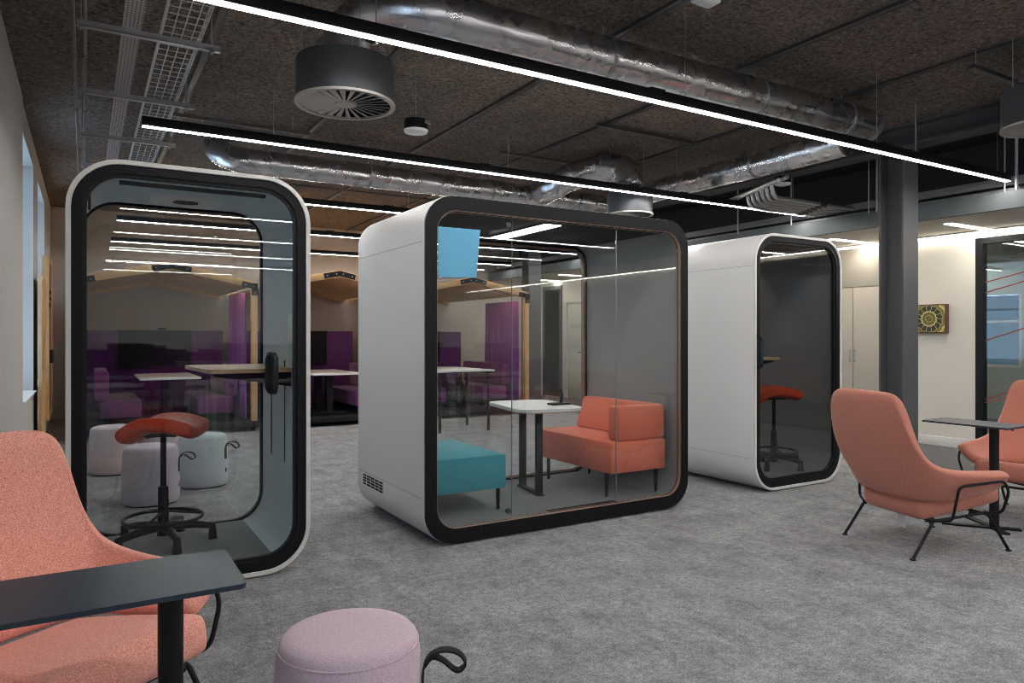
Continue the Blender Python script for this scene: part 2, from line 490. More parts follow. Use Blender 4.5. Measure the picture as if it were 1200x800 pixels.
for i, y in enumerate((4.2, 5.62, 7.1, 2.7, 1.2, 8.6, 10.1, 11.6, 12.9)):  # last four are added to brighten the far end around the door
    t = thing('recessed_downlight', ['short recessed light in the soffit above the square picture', 'short recessed light in the soffit above the beige cupboards',
        'short recessed light in the soffit beyond the cupboards', 'short recessed light in the soffit over the far lounge chair', 'short recessed light in the soffit nearest the camera', 'short recessed light added in the soffit level with the back of the pods', 'short recessed light added in the soffit level with the booth fronts', 'short recessed light added in the soffit above the far ivory door', 'last recessed light added in the soffit by the back wall'][i], 'light', (8.49, y, 2.56), 0, 'recessed soffit lights')
    f = B().prism([(-.432, -.049), (.432, -.049), (.432, .049), (-.432, .049)], .0002, .004)
    obj('frame', f, 'white', t, smooth=False)
    obj('diffuser', B().box((0, 0, -.003), (.845, .08, .006)), 'lamp_small', t, smooth=False)
t = thing('recessed_downlight', 'short ceiling light in the meeting room behind the glazed partition', 'light', (10.6, 4.5, 2.56), 0, 'recessed soffit lights')
obj('diffuser', B().box((0, 0, -.003), (.845, .08, .006)), 'lamp_small', t, smooth=False)
for y, l_ in ((3.0, 'nearer'), (6.0, 'farther')):  # two extra lamps, added only to brighten the meeting room
    t = thing('recessed_downlight', 'added ceiling light deep in the glazed meeting room, %s of two' % l_, 'light', (11.8, y, 2.56), 0, 'recessed soffit lights')
    obj('diffuser', B().box((0, 0, -.003), (.845, .08, .006)), 'lamp_small', t, smooth=False)
t = thing('wall_washer', 'thin continuous light slot along the top of the cream picture wall', 'light', (8.895, 0, 2.535))
obj('housing', B().box((0, 2.4, .013), (.044, 18, .012)), 'white', t, smooth=False)
obj('diffuser', B().box((0, 2.4, .003), (.018, 18, .008)), 'slot', t, smooth=False)

# ------------------------------------------------------------------ ventilation
def bez(pts, n=10):
    """Catmull-Rom through the points"""
    P = [Vector(p) for p in pts]; P = [P[0]*2-P[1]]+P+[P[-1]*2-P[-2]]; out = []
    for i in range(1, len(P)-2):
        for j in range(n):
            t = j/n
            a, b_, c, d_ = P[i-1], P[i], P[i+1], P[i+2]
            out.append(.5*((2*b_)+(c-a)*t+(2*a-5*b_+4*c-d_)*t*t+(3*b_-a-3*c+d_)*t**3))
    out.append(P[-2]); return out

def duct(name, pts, r, label, n=10, wrinkle=.012, hang=()):
    t = thing(name, label, 'duct')
    path = bez(pts, n)
    fine = []
    for a, c in zip(path, path[1:]):
        m = max(1, int((c-a).length/.022))
        fine += [a.lerp(c, k/m) for k in range(m)]
    fine.append(path[-1])
    seg = 44
    b = B().tube(fine, r, seg)
    b.bm.verts.ensure_lookup_table()
    for i, p in enumerate(fine):
        for k in range(seg):
            v = b.bm.verts[i*seg+k]
            d = v.co-p
            q = v.co
            h = mnoise.noise(q*7.0)*.6+abs(mnoise.noise(q*17.0))*.8+abs(mnoise.noise(q*38.0))*.35+abs(mnoise.noise(Vector((q.x*3, q.y*3, q.z*3))+Vector((5, 2, 1))))*.7
            v.co = p+d*(1+wrinkle*(h-.55))
    obj('foil_sleeve', b, 'foil', t, ang=80)
    if hang:
        for (x, y, z) in hang:
            ax = (path[-1]-path[-3]).normalized(); q = Vector((x, y, z))
            h = obj('hanger_strap', B().tube([q+ax*s for s in (-.012, .012)], r*1.03+.003, 28), 'galv', t)
            obj('hanger_rod', B().cyl((x, y, z+r), (x, y, CEIL), .004, 6), 'galv', h)
    return t

def swirl_diffuser(label, loc, r, h, spigot):
    t = thing('swirl_diffuser', label, 'air diffuser', loc, 0, 'round swirl diffusers')
    obj('drum', B().lathe([(r*.93, .012), (r, .012), (r, h), (r-.004, h), (r*.4, h+.004), (0, h+.004)], seg=56), 'graphite', t)
    obj('rim', B().lathe([(r*.93, .012), (r*.93, 0), (r*1.03, 0), (r*1.03, .014), (r*.93, .014)], seg=56), 'vane', t)
    obj('backing', B().lathe([(0, .03), (r*.93, .03), (r*.93, .035), (0, .035)], seg=48), 'black', t)
    v = B(); n = 26
    for k in range(n):
        a = 2*PI*k/n
        R = Matrix.Rotation(a, 4, 'Z')
        r0, r1 = r*.22, r*.92
        w0, w1 = .42*2*PI*r0/n, .34*2*PI*r1/n
        pts = [Vector((r0, -w0, .006)), Vector((r1, -w1, .002)), Vector((r1, w1*.6, .012)), Vector((r0, w0*.6, .009))]
        vs = [v.bm.verts.new(R@p) for p in pts]+[v.bm.verts.new(R@(p+Vector((0, 0, .003)))) for p in pts]
        v.bm.faces.new(vs[:4]); v.bm.faces.new(vs[4:][::-1])
        for i in range(4): v.bm.faces.new((vs[i], vs[(i+1) % 4], vs[4+(i+1) % 4], vs[4+i]))
    obj('swirl_vane', v, 'vane', t, smooth=False)
    obj('hub', B().lathe([(0, .002), (r*.2, .002), (r*.24, .012), (0, .012)], seg=32), 'vane', t)
    obj('spigot', B().cyl((0, 0, h), (0, 0, h+spigot), r*.62, 36), 'foil', t)
    for a in (30, 150, 270):
        x, y_ = r*.9*math.cos(math.radians(a)), r*.9*math.sin(math.radians(a))
        obj('hanger_rod', B().cyl((x, y_, h), (x, y_, CEIL-loc[2]), .003, 6), 'galv', t)
    return t
swirl_diffuser('round graphite swirl diffuser hanging between the two nearest linear lights', (1.33, 4.145, 2.70), .285, .25, .10)
swirl_diffuser('round grey swirl diffuser cut by the right edge of the picture', (5.82, 2.36, 2.80), .27, .27, .14)
swirl_diffuser('round grey diffuser drum right above the top of the wide pod', (5.162, 6.069, 2.665), .25, .23, .06)
duct('ventilation_duct', [(1.33, 4.145, 3.03), (1.35, 4.12, 3.12), (1.45, 3.98, 3.2), (1.7, 3.84, 3.21), (2.1, 3.8, 3.2), (3.4, 3.8, 3.2), (4.8, 3.8, 3.2), (5.99, 3.8, 3.2)], .145,
     'large foil-wrapped ventilation duct running just above the nearest linear light', 8, .042, [(3.0, 3.8, 3.2), (4.5, 3.8, 3.2), (5.6, 3.8, 3.2)])
duct('ventilation_duct', [(1.14, 7.75, 3.30), (1.15, 7.6, 3.17), (1.27, 7.40, 3.07), (1.55, 7.34, 3.05), (2.5, 7.34, 3.05), (4.0, 7.34, 3.05), (6.2, 7.34, 3.05)], .125,
     'thin foil-wrapped duct with a bent left end, behind the second linear light', 8, .055, [(2.6, 7.34, 3.05), (4.1, 7.34, 3.05)])
duct('ventilation_duct', [(5.95, 3.99, 3.1), (5.95, 4.4, 3.1), (5.95, 5.2, 3.1), (5.95, 6.0, 3.1), (5.95, 6.9, 3.1)], .13,
     'foil-wrapped duct running away from the camera near the grey column', 10, .062, [(5.95, 5.0, 3.1), (5.95, 6.2, 3.1)])
duct('flexible_duct', [(4.72, 7.18, 3.06), (4.74, 6.95, 3.10), (4.84, 6.68, 3.18), (5.0, 6.42, 3.235), (5.13, 6.2, 3.2), (5.16, 6.09, 3.08), (5.162, 6.069, 2.96)], .155,
     'crumpled flexible foil elbow dropping into the diffuser drum above the wide pod', 8, .095)
duct('flexible_duct', [(5.82, 2.36, 3.21), (5.83, 2.3, 3.27), (5.9, 2.15, 3.285), (6.2, 1.8, 3.285), (6.8, 1.3, 3.285)], .12,
     'flexible duct above the diffuser at the right edge of the picture', 8, .07)

# pendant sensors
def sensor(label, loc, r=.085):
    t = thing('pendant_sensor', label, 'sensor', loc, 0, 'round pendant sensors')
    obj('body', B().lathe([(0, .095), (r*.95, .095), (r, .088), (r, .022), (0, .022)], seg=32), 'black', t)
    obj('lens', B().lathe([(0, -.004), (r*.6, 0), (r*.93, .008), (r*1.02, .024), (0, .024)], seg=32), 'vent', t)
    obj('clip', B().box((r*.6, -r*.78, .075), (.06, .02, .025), .003), 'galv', t)
    obj('cable', B().cyl((0, 0, .095), (0, 0, CEIL-loc[2]), .003, 6), 'galv', t)
sensor('round black pendant sensor with a pale lens beside the graphite diffuser', (2.0, 4.65, 2.755))
sensor('round pendant sensor with white lens near the bundle of pipes', (6.55, 5.15, 2.98))

t = thing('ceiling_fitting', 'small grey detector box fixed to a ceiling channel at the top edge of the picture', 'fitting', (3.16, 3.03, 3.305))  # plain grey box with a lens, purpose unknown
obj('body', B().box((0, 0, 0.03), (.16, .10, .06), .01), 'vent', t); obj('lens', B().box((0, 0, -.006), (.10, .06, .014), .005), 'white', t)
obj('bracket', B().box((0, 0, .078), (.05, .05, .04)), 'galv_dark', t)
t = thing('spotlight', 'small pale cone spotlight behind the nearest linear light by the grey column', 'spotlight', (6.38, 3.60, 2.93))
obj('cone', B().lathe([(0, .05), (.02, .05), (.055, 0), (.05, 0), (0, .02)], seg=24), 'white', t); obj('stem', B().cyl((0, 0, .05), (0, 0, CEIL-2.93), .008, 8), 'galv', t)

# ------------------------------------------------------------------ cable management
b = B(); x0, x1, z0, y0, y1 = .385, .595, 3.10, 2.6, 9.4
for k in range(5): x = x0+(x1-x0)*k/4; b.cyl((x, y0, z0), (x, y1, z0), .0034, 6)
for x in (x0, x1):
    for dz in (.03, .055): b.cyl((x, y0, z0+dz), (x, y1, z0+dz), .0034, 6)
y = y0
while y < y1:
    b.tube([(x0, y, z0+.055), (x0, y, z0), (x1, y, z0), (x1, y, z0+.055)], .0034, 6); y += .095
tag(obj('wire_cable_basket', b, 'wire'), 'zinc wire basket cable tray running up to the ceiling corner at top left', 'cable tray')
pm = mat('perforated galvanised tray', (.30, .29, .30), 0.5, 0.4)
nt, N, L, bs = nodes(pm)
v = coords(N, L, (50, 30, 0))
vo = N.new('ShaderNodeTexVoronoi'); vo.inputs['Randomness'].default_value = 0.0; vo.inputs['Scale'].default_value = 1.0; L.new(v, vo.inputs['Vector'])
L.new(ramp(N, L, vo.outputs['Distance'], [(.22, (.03, .03, .03)), (.27, (.33, .31, .32))]), bs.inputs['Base Color'])
b = B().box2((.185, 2.6, 3.1305), (.285, 9.6, 3.133)).box2((.185, 2.6, 3.133), (.188, 9.6, 3.165)).box2((.282, 2.6, 3.133), (.285, 9.6, 3.165))
tag(obj('perforated_cable_tray', b, pm, smooth=False), 'narrow perforated metal cable tray beside the wire basket at top left', 'cable tray')
lab = ['nearest galvanised strut carrying the two cable trays', 'second galvanised strut carrying the cable trays, counted from the camera',
       'third galvanised strut carrying the cable trays, just above the left pod', 'farthest galvanised strut carrying the cable trays, behind the left pod']
for i, y in enumerate((4.66, 5.92, 7.19, 8.45)):
    t = thing('hanging_strut', lab[i], 'strut', (0, y, 3.07), 0, 'tray support struts')
    obj('channel', B().box2((-.04, -.02, -.008), (.71, .02, -.004)).box2((-.04, -.02, -.008), (.71, -.016, .026)).box2((-.04, .016, -.008), (.71, .02, .026)), 'galv', t, smooth=False)
    for x in (-.02, .66): obj('threaded_rod', B().cyl((x, 0, -.03), (x, 0, CEIL-3.07), .005, 8).cyl((x, 0, -.022), (x, 0, -.010), .012, 6), 'galv', t)
for x, l_ in ((-.060, 'left'), (-.005, 'right')):
    b = B().cyl((x, 2.6, 3.128), (x, 9.6, 3.128), .012, 10)
    for y in (3.9, 5.3, 6.6, 7.9): b.cyl((x, y, 3.128), (x, y+.05, 3.128), .016, 10)
    tag(obj('conduit_rail', b, 'galv_dark'), 'thin metal conduit of the pair on the tray struts at top left, %s one' % l_, 'conduit')
def strut(label, a, b_, z, rods):
    t = thing('hanging_strut', label, 'strut')
    (xa, ya), (xb, yb_) = a, b_
    obj('channel', B().tube([(xa, ya, z), (xb, yb_, z)], .02, flat=(.04, .03), up=(0, 0, 1)), 'galv_dark', t, smooth=False)
    for x in rods:
        obj('threaded_rod', B().cyl((x, ya, z-.03), (x, ya, CEIL), .004, 6), 'galv', t)
strut('long strut at the ceiling between the wire basket and the graphite diffuser', (.64, 6.9), (1.86, 6.9), 3.28, (.9, 1.7))
strut('strut at the ceiling above the crumpled flexible elbow', (4.25, 5.48), (5.5, 5.48), 3.38, (4.45, 5.2))
strut('farther of the struts above the thin foil duct', (3.9, 6.72), (4.9, 6.72), 3.34, (4.0,))
strut('dark strut holding the diffuser at the right edge of the picture', (5.5, 2.70), (6.2, 2.70), 3.28, (5.56, 6.1))
for y, l_ in ((8.9, 'nearer'), (9.75, 'farther')):
    tag(obj('conduit_rail', B().cyl((.5, y, 3.2), (7.3, y, 3.2), .011, 8), 'galv_dark'), 'thin conduit behind the thin foil duct, %s of two' % l_, 'conduit')

# bundle of heating pipes near the second light's right end
for k in range(6):
    y = 4.95+.105*k
    b = B().tube(fillet([(6.12+.05*k, y, 2.90), (6.16+.05*k, y, 2.78+.004*k), (6.42+.05*k, y, 2.78), (7.5, y-.02*k, 2.78)], .05, 5), .024, 12)
    t = thing('heating_pipe', 'lagged heating pipe in the bundle by the fascia, number %d from the front' % (k+1), 'pipe', (0, 0, 0), 0, 'heating pipes')
    t['label'] = ['front pipe', 'second pipe from the front', 'third pipe from the front', 'third pipe from the back', 'second pipe from the back', 'rearmost pipe'][k]+' of the silver bundle near the grey fascia'
    obj('lagging', b, 'galv', t)
    obj('valve', B().cyl((6.9+.05*k, y-.010*k, 2.78), (7.0+.05*k, y-.012*k, 2.78), .034, 10), 'graphite', t)
t = thing('pipe_header', 'pair of silver header pipes above the pipe bundle', 'pipe')
for zz in (2.90, 2.945): obj('pipe', B().cyl((5.98+(zz-2.9)*3, 4.75, zz), (6.38+(zz-2.9)*3, 5.75, zz), .022, 12), 'galv', t)
rl = ['leftmost white rod rising from the fascia, behind the right pod', 'white rod rising from the fascia near the pipe bundle', 'white rod rising from the fascia just left of the grey column',
      'thin white rod rising from the fascia close beside the grey column', 'white rod rising from the fascia at the right edge under the diffuser', 'thinner rod next to the white rod at the right edge']
for i, (y, r) in enumerate(((6.7, .011), (5.85, .012), (4.72, .013), (4.82, .007), (3.33, .014), (3.43, .007))):
    tag(obj('hanger_rod', B().cyl((7.6, y, 2.7), (7.6, y, CEIL), r, 10), 'wire'), rl[i], 'rod', 'hanger rods')
# ------------------------------------------------------------------ office pods
def pod_feet(t, W, D, z=.012):
    for x in (.3, W-.3):
        for y in (.12, D-.12): obj('foot', B().cyl((x, y, -.01), (x, y, .0), .03, 16), 'rubber', t)

def phone_pod(label, x, mirror=False, lining='lining_blue', pane='glass'):
    W, D, H, r = 1.18, 1.02, 2.2, .25
    t = thing('phone_pod', label, 'office pod', (x, 4.066, .01), 0, 'single person pods')
    n = 12
    o = rr(0, 0, W, H, r, n); i1 = rr(.022, .022, W-.022, H-.022, r-.022, n); i2 = rr(.055, .065, W-.055, H-.05, r-.05, n)
    i3 = rr(.088, .098, W-.088, H-.083, r-.083, n); i4 = rr(.070, .080, W-.070, H-.065, r-.062, n)
    obj('shell', B().ring(o, i1, 0, D), 'shell', t, ang=30)
    obj('front_lip', B().ring(rr(-.001, -.001, W+.001, H+.001, r+.001, n), rr(.021, .021, W-.021, H-.021, r-.021, n), -.004, .012), 'lip', t, ang=30)
    obj('lining', B().ring(rr(.0221, .0221, W-.0221, H-.0221, r-.0221, n), i2, .03, D-.03), lining, t, ang=30)
    obj('front_frame', B().ring(rr(.0212, .0212, W-.0212, H-.0212, r-.0212, n), i4, .006, .05), 'black_gloss', t, ang=30)
    obj('door_frame', B().ring(rr(.0698, .0798, W-.0698, H-.0648, r-.0615, n), i3, .018, .045), 'black', t, ang=30)
    obj('front_pane', B().ring(rr(.08, .09, W-.08, H-.075, r-.075, n), None, .028, .036), pane, t, smooth=False)
    obj('back_frame', B().ring(rr(.0222, .0222, W-.0222, H-.0222, r-.0222, n), rr(.07, .085, W-.07, H-.065, r-.065, n), D-.03, D+.004), 'black_gloss', t, ang=30)
    obj('back_pane', B().ring(rr(.06, .075, W-.06, H-.055, r-.055, n), None, D-.020, D-.012), pane, t, smooth=False)
    obj('carpet', B().box2((.12, .05, .0655), (W-.12, D-.032, .078), .004), 'podfloor', t)
    for zz in (.285, H-.285):
        for xx in (-.0008, W+.0008): obj('panel_joint', B().box((xx, D/2+.01, zz), (.003, D-.03, .004)), 'seam', t, smooth=False)
    sx = (lambda v: W-v) if mirror else (lambda v: v)
    vt = obj('ceiling_vent', B().prism([(sx(.61)+px_, .70+py_) for px_, py_ in rr(-.20, -.20, .20, .20, .13, 8)], H-.066, H-.049), 'vent', t)
    obj('slot', B().prism([(sx(.61)+px_, .70+py_) for px_, py_ in rr(-.07, -.06, .07, .06, .05, 6)], H-.069, H-.0655), 'black', vt)
    sx = (lambda v: W-v) if mirror else (lambda v: v)
    # desk shelf along the side wall
    tp = [(sx(a), b_) for a, b_ in ((W-.056, .95), (W-.056, .13), (.72, .13), (.68, .145), (.66, .18), (.625, .88), (.64, .93), (.68, .95))]
    dk = obj('desk', B().prism(tp, 1.108, 1.130), 'oak', t, smooth=False)
    for y in (.22, .84):
        br = B()
        vs = [(sx(W-.056), 1.1075), (sx(.68), 1.1075), (sx(.70), 1.09), (sx(W-.056), 1.02)]
        br.ring(vs, None, y-.02, y+.02)
        obj('bracket', br, 'black', dk, smooth=False)
    hx = W-.207
    if mirror:
        h = obj('door_handle', B().tube(fillet([(.04, .004, 1.06), (.04, -.035, 1.06), (.04, -.035, 1.31), (.04, .004, 1.31)], .02, 5), .01, flat=(.03, .014), up=(1, 0, 0)), 'black', t)
        obj('touch_glass', B().box((.04, -.043, 1.185), (.024, .002, .20)), 'blue_dim', h, smooth=False)
        pod_feet(t, W, D)
        return t
    hd = B().tube(fillet([(hx, .02, 1.02), (hx, -.055, 1.02), (hx, -.055, 1.20), (hx, .02, 1.20)], .05, 6), .02, 12, flat=(.052, .022), up=(1, 0, 0))
    h = obj('door_handle', hd, 'black', t, ang=60)
    obj('backplate', B().ring([(hx+a, b_) for a, b_ in rr(-.035, 1.0, .035, 1.22, .034, 8)], None, .014, .0275), 'black', h)
    h2 = B().tube(fillet([(hx, .04, 1.02), (hx, .095, 1.02), (hx, .095, 1.20), (hx, .04, 1.20)], .05, 6), .02, 12, flat=(.052, .022), up=(1, 0, 0))
    obj('inner_pull', h2, 'black', h, ang=60)
    wx = sx(W-.055)
    for y in (.36, .72): obj('wall_slot', B().box((wx, y, .86), (.008, .014, .62)), 'black', t, smooth=False)
    obj('power_panel', B().box((wx, .22, 1.36), (.016, .10, .17), .012), 'vent', t)
    obj('hinge', B().box((sx(.10), .12, H-.20), (.012, .02, .09)), 'black', t, smooth=False)
    obj('door_closer', B().box((W/2, .075, H-.10), (.72, .02, .02)), 'black', t, smooth=False)
    pod_feet(t, W, D)
    return t
phone_pod('narrow white pod at the left with pale blue interior and oak shelf', -.082)
phone_pod('white single-person pod at the right with dark interior, behind the salmon lounge chair', 4.815, True, 'lining_brown', 'glass_dark')

def meeting_pod():
    W, D, H, r, n = 2.236, 1.24, 2.21, .205, 12
    t = thing('meeting_pod', 'wide white meeting pod in the middle with thick black front frame and brown inner trim', 'office pod', (1.803, 4.066, .01))
    A = lambda k, kz=None, rad=None: rr(k, k if kz is None else kz, W-k, H-(k if kz is None else kz), (r-k*.72) if rad is None else rad, n)
    obj('shell', B().ring(A(0), A(.022), .001, D-.001), 'shell', t, ang=30)
    obj('lining', B().ring(A(.0221), A(.062, .072), .03, D-.03), 'lining_dark', t, ang=30)
    for nm, ya, yb_ in (('front_frame', -.014, .03), ('back_frame', D-.03, D+.012)):
        f = obj(nm, B().ring(A(.004), A(.082, .094), ya, yb_), 'black_gloss', t, ang=30)
        o_, i_ = A(.0818, .0938), A(.100, .110)
        if nm == 'front_frame':
            obj('inner_trim', B().ring(A(.0816, .0936), A(.0846, .0964), -.0135, .012), 'brasswood', f, ang=30)
            obj('inner_trim', B().ring(A(.0902, .1017), A(.0928, .1043), .0125, .0138), 'brasswood', f, ang=30)
        else:
            obj('inner_trim', B().ring(A(.0816, .0936), A(.1015, .112), D-.028, D+.008), 'brasswood', f, ang=30)
    xs = (.647, 1.541)
    def clip(outl, x0, x1):
        out = []
        m = len(outl)
        for k in range(m):
            p, q = outl[k], outl[(k+1) % m]
            for (a, b_) in ((p, q),):
                if x0 <= p[0] <= x1: out.append(p)
                ts = []
                for X in (x0, x1):
                    if (p[0]-X)*(q[0]-X) < 0: ts.append(((X-p[0])/(q[0]-p[0]), X))
                for tt, X in sorted(ts): out.append((X, p[1]+(q[1]-p[1])*tt))
        return out
    gl = A(.096, .106)
    for nm, a, b_ in (('fixed_pane', 0, xs[0]-.0025), ('door_pane', xs[0]+.0025, xs[1]-.0025), ('fixed_pane', xs[1]+.0025, W)):
        obj(nm, B().ring(clip(gl, a, b_), None, .014, .022), 'glass', t, smooth=False)
    obj('back_pane', B().ring(gl, None, D-.02, D-.012), 'glass', t, smooth=False)
    for x in xs: obj('pane_joint', B().box((x, .018, H/2), (.003, .009, H-.23)), 'steel_mid', t, smooth=False)
    for z in (.15, H-.15): obj('pivot', B().cyl((xs[0]-.03, .008, z), (xs[0]-.03, .028, z), .018, 16), 'graphite', t)
    obj('carpet', B().box2((.10, .035, .0725), (W-.10, D-.035, .082), .003), 'podfloor', t)
    obj('ceiling_panel', B().box2((.16, .10, H-.085), (W-.16, D-.10, H-.0715), .004), 'black', t)
    lm = obj('ceiling_lamp', B().box2((.985, .12, H-.098), (1.135, .93, H-.0845)), 'steel', t, smooth=False)
    obj('diffuser', B().box2((.993, .128, H-.102), (1.127, .922, H-.0975)), 'lamp_pod', lm, smooth=False)
    for zz in (.30, H-.30):
        for xx in (-.0008, W+.0008): obj('panel_joint', B().box((xx, D*.5, zz), (.003, D-.04, .004)), 'seam', t, smooth=False)
    g = B()
    for c_ in range(5):
        for q in range(4): g.box((-.0015, .745+.085*c_, .213+.021*q+.0), (.006, .062, .011))
    obj('vent_grille', g, 'rubber', t, smooth=False)
    for x in (.40, 1.84): obj('frame_joint', B().box((x, -.0145, .047), (.003, .003, .085)), 'rubber', t, smooth=False)
    tv = obj('floor_strip', B().box2((1.0, .05, .082), (1.6, .13, .0855)), 'rubber', t, smooth=False)
    pod_feet(t, W, D)
    return t
meeting_pod()

# light blue sheet on the front glass of the wide pod
b = B().ring([(1.903, 2.017), (2.204, 2.018), (2.176, 1.705), (1.903, 1.699)], None, 4.073, 4.0785)
tag(obj('blue_sheet', b, 'blue_paper', smooth=False), 'plain light blue sheet stuck on the glass at the upper left of the wide pod', 'sheet')

# sofas of the wide pod
def feet_(t, pts, z, r=.016):
    for x, y in pts: obj('leg', B().cyl((x, y, 0), (x, y, z), r*.8, 14, r), 'black', t)
t = thing('pod_sofa', 'teal sofa inside the wide pod at left, seat end towards the glass', 'sofa', (1.885, 4.36, .0925))
obj('seat', B().box2((.02, 0, .155), (.69, .86, .40), .022), 'teal', t)
obj('backrest', B().box2((.012, .0, .402), (.15, .86, .72), .03), 'teal', t)
feet_(t, ((.09, .05), (.645, .05), (.09, .81), (.645, .81)), .165)
t = thing('pod_sofa', 'coral orange corner sofa inside the wide pod at right', 'sofa', (3.39, 4.20, .0925))
obj('seat', B().box2((0, 0, .19), (.555, 1.01, .432), .02), 'orange_sofa', t)
b = B().ring([(.37, .434), (.552, .434), (.552, .70), (.455, .70)], None, .02, .96)
es = list(b.bm.edges); bmesh.ops.bevel(b.bm, geom=es, offset=.02, segments=2, profile=.5, affect='EDGES')
obj('backrest', b, 'orange_sofa', t)
obj('armrest', B().box2((.075, .004, .434), (.548, .135, .698), .022), 'orange_sofa', t)
feet_(t, ((.06, .13), (.50, .06), (.06, .93), (.50, .93)), .20)

# table inside the wide pod
t = thing('pod_table', 'white table with rounded corners between the two sofas of the wide pod', 'table', (3.04, 4.73, .0925), math.radians(-10))
obj('tabletop', B().prism(rr(-.27, -.40, .27, .40, .13, 8), .675, .697), 'white', t)
obj('edge_band', B().prism(rr(-.266, -.396, .266, .396, .13, 8), .668, .6755), 'oak', t)
for y in (-.10, .24): obj('leg', B().box2((-.028, y-.02, 0.012), (.028, y+.02, .669), .006), 'black', t)
obj('foot_bar', B().box2((-.03, -.14, 0), (.03, .29, .014), .004), 'black', t)
obj('under_frame', B().box2((-.16, -.14, .648), (.03, .27, .668), .004), 'black', t)
t = thing('table_stand', 'small black stand on the white table of the wide pod', 'stand', (3.19, 4.60, .7905))
obj('base', B().box((0, 0, .008), (.17, .09, .015), .006), 'black', t)
obj('stem', B().tube(fillet([(.02, 0, .012), (.03, 0, .06), (.02, 0, .115), (-.02, 0, .12)], .03, 5), .012, 12), 'black', t)
obj('head', B().box((-.012, 0, .118), (.055, .03, .022), .008), 'black', t)

# ------------------------------------------------------------------ saddle stools
def saddle_stool(label, loc, rotz):
    t = thing('saddle_stool', label, 'stool', loc, rotz, 'orange saddle stools')
    rows = []
    W, Dp = .235, .17
    for i in range(9):
        v = -1+2*i/8
        row = []
        for j in range(9):
            u = -1+2*j/8
            x, y = W*u, Dp*v*(1-.12*u*u)
            z = .745+.03*abs(v)**2-.125*max(0, abs(u)-.25)**1.5*(1.2 if u < 0 else .6)
            row.append((x, y, z))
        rows.append(row)
    obj('seat', B().grid(rows), 'saddle', t, sub=2, solid=.085, offset=-1)
    und = B().box((0, 0, .655), (.20, .12, .03), .01)
    obj('seat_mount', und, 'black', t)
    obj('lever', B().tube([(-.02, .02, .64), (-.10, .06, .63), (-.13, .07, .63)], .008, 8).cyl((-.11, .065, .63), (-.15, .08, .63), .013, 10), 'black', t)
    obj('column', B().cyl((0, 0, .10), (0, 0, .34), .033, 20, .028).cyl((0, 0, .34), (0, 0, .648), .017, 16), 'black', t)
    rg = B().tube([(.215*math.cos(2*PI*k/48), .215*math.sin(2*PI*k/48), .155) for k in range(48)], .011, 10, True)
    for k in range(3):
        a = 2*PI*k/3+.5; rg.cyl((.03*math.cos(a), .03*math.sin(a), .19), (.21*math.cos(a), .21*math.sin(a), .157), .008, 8)
    obj('foot_ring', rg, 'black', t)
    for k in range(5):
        a = 2*PI*k/5+.35
        c, s = math.cos(a), math.sin(a)
        lg = B().tube([(.02*c, .02*s, .105), (.16*c, .16*s, .098), (.285*c, .285*s, .078)], [.028, .024, .018], 12)
        L_ = obj('leg', lg, 'black', t)
        obj('glide', B().lathe([(0, 0), (.026, 0), (.021, .06), (.016, .086), (0, .088)], (.272*c, .272*s, 0), 18), 'rubber', L_)
    obj('hub', B().cyl((0, 0, .05), (0, 0, .13), .034, 20), 'black', t)
    return t
saddle_stool('burnt orange saddle stool with black foot ring inside the left single pod', (.40, 4.72, .088), math.radians(-28))
saddle_stool('burnt orange saddle stool inside the dark right single pod', (5.62, 4.52, .088), math.radians(-30))

# ------------------------------------------------------------------ poufs
def pouf(label, loc, m, ang, h=.45, r=.205, tag_m='rubber'):
    t = thing('pouf', label, 'pouf', loc, 0, 'round wobble poufs')
    prof = [(0, .012), (r*.98, .012), (r*1.02, .03), (r*1.025, h*.3), (r*1.01, h*.65), (r*.985, h-.055), (r*.955, h-.028), (r*.945, h-.022)]
    obj('body', B().lathe(prof, seg=56), m, t, ang=80)
    obj('cushion_top', B().lathe([(r*.945, h-.024), (r*.935, h-.010), (r*.88, h+.002), (r*.7, h+.010), (r*.35, h+.014), (0, h+.015)], seg=56), m, t, ang=80)
    obj('piping', B().tube([(r*.952*math.cos(2*PI*k/56), r*.952*math.sin(2*PI*k/56), h-.0245) for k in range(56)], .0035, 8, True), m, t)
    obj('base_ring', B().lathe([(0, 0), (r*.93, 0), (r*.97, .013), (0, .013)], seg=48), 'rubber', t)
    c, s = math.cos(ang), math.sin(ang)
    q = lambda d_, z, w=0: (c*d_-s*w, s*d_+c*w, z)
    R_ = r*1.012
    pts = bez([q(R_+.002, h-.21), q(R_+.003, h-.12), q(R_+.018, h-.075), q(R_+.06, h-.055), q(R_+.105, h-.065), q(R_+.125, h-.095), q(R_+.10, h-.115), q(R_+.06, h-.085), q(R_+.03, h-.075), q(R_+.008, h-.10)], 5)
    obj('strap_handle', B().tube(pts, .01, flat=(.030, .006), up=(c, s, 0)), 'rubber', t, ang=60)
    obj('fabric_tag', B().box(q(R_+.004, .14), (.004, .018, .035), 0, Matrix.Rotation(ang, 4, 'Z')), tag_m, t, smooth=False)
    return t
pouf('lilac pouf with black strap handle standing alone in the front at the bottom edge', (.648, 1.985, 0), 'lilac', math.radians(-28), .475)
pouf('blush pink pouf leftmost in the group behind the left pod', (.235, 7.93, 0), 'blush', math.radians(100))
pouf('pale mauve pouf nearest the glass in the group behind the left pod', (.45, 6.36, 0), 'mauve', math.radians(-20), tag_m='red')
pouf('pale pink pouf half hidden at the back of the group behind the left pod', (.665, 8.03, 0), 'blush', math.radians(60))
pouf('pale blue grey pouf rightmost in the group behind the left pod', (.90, 6.86, 0), 'ice', math.radians(-35))

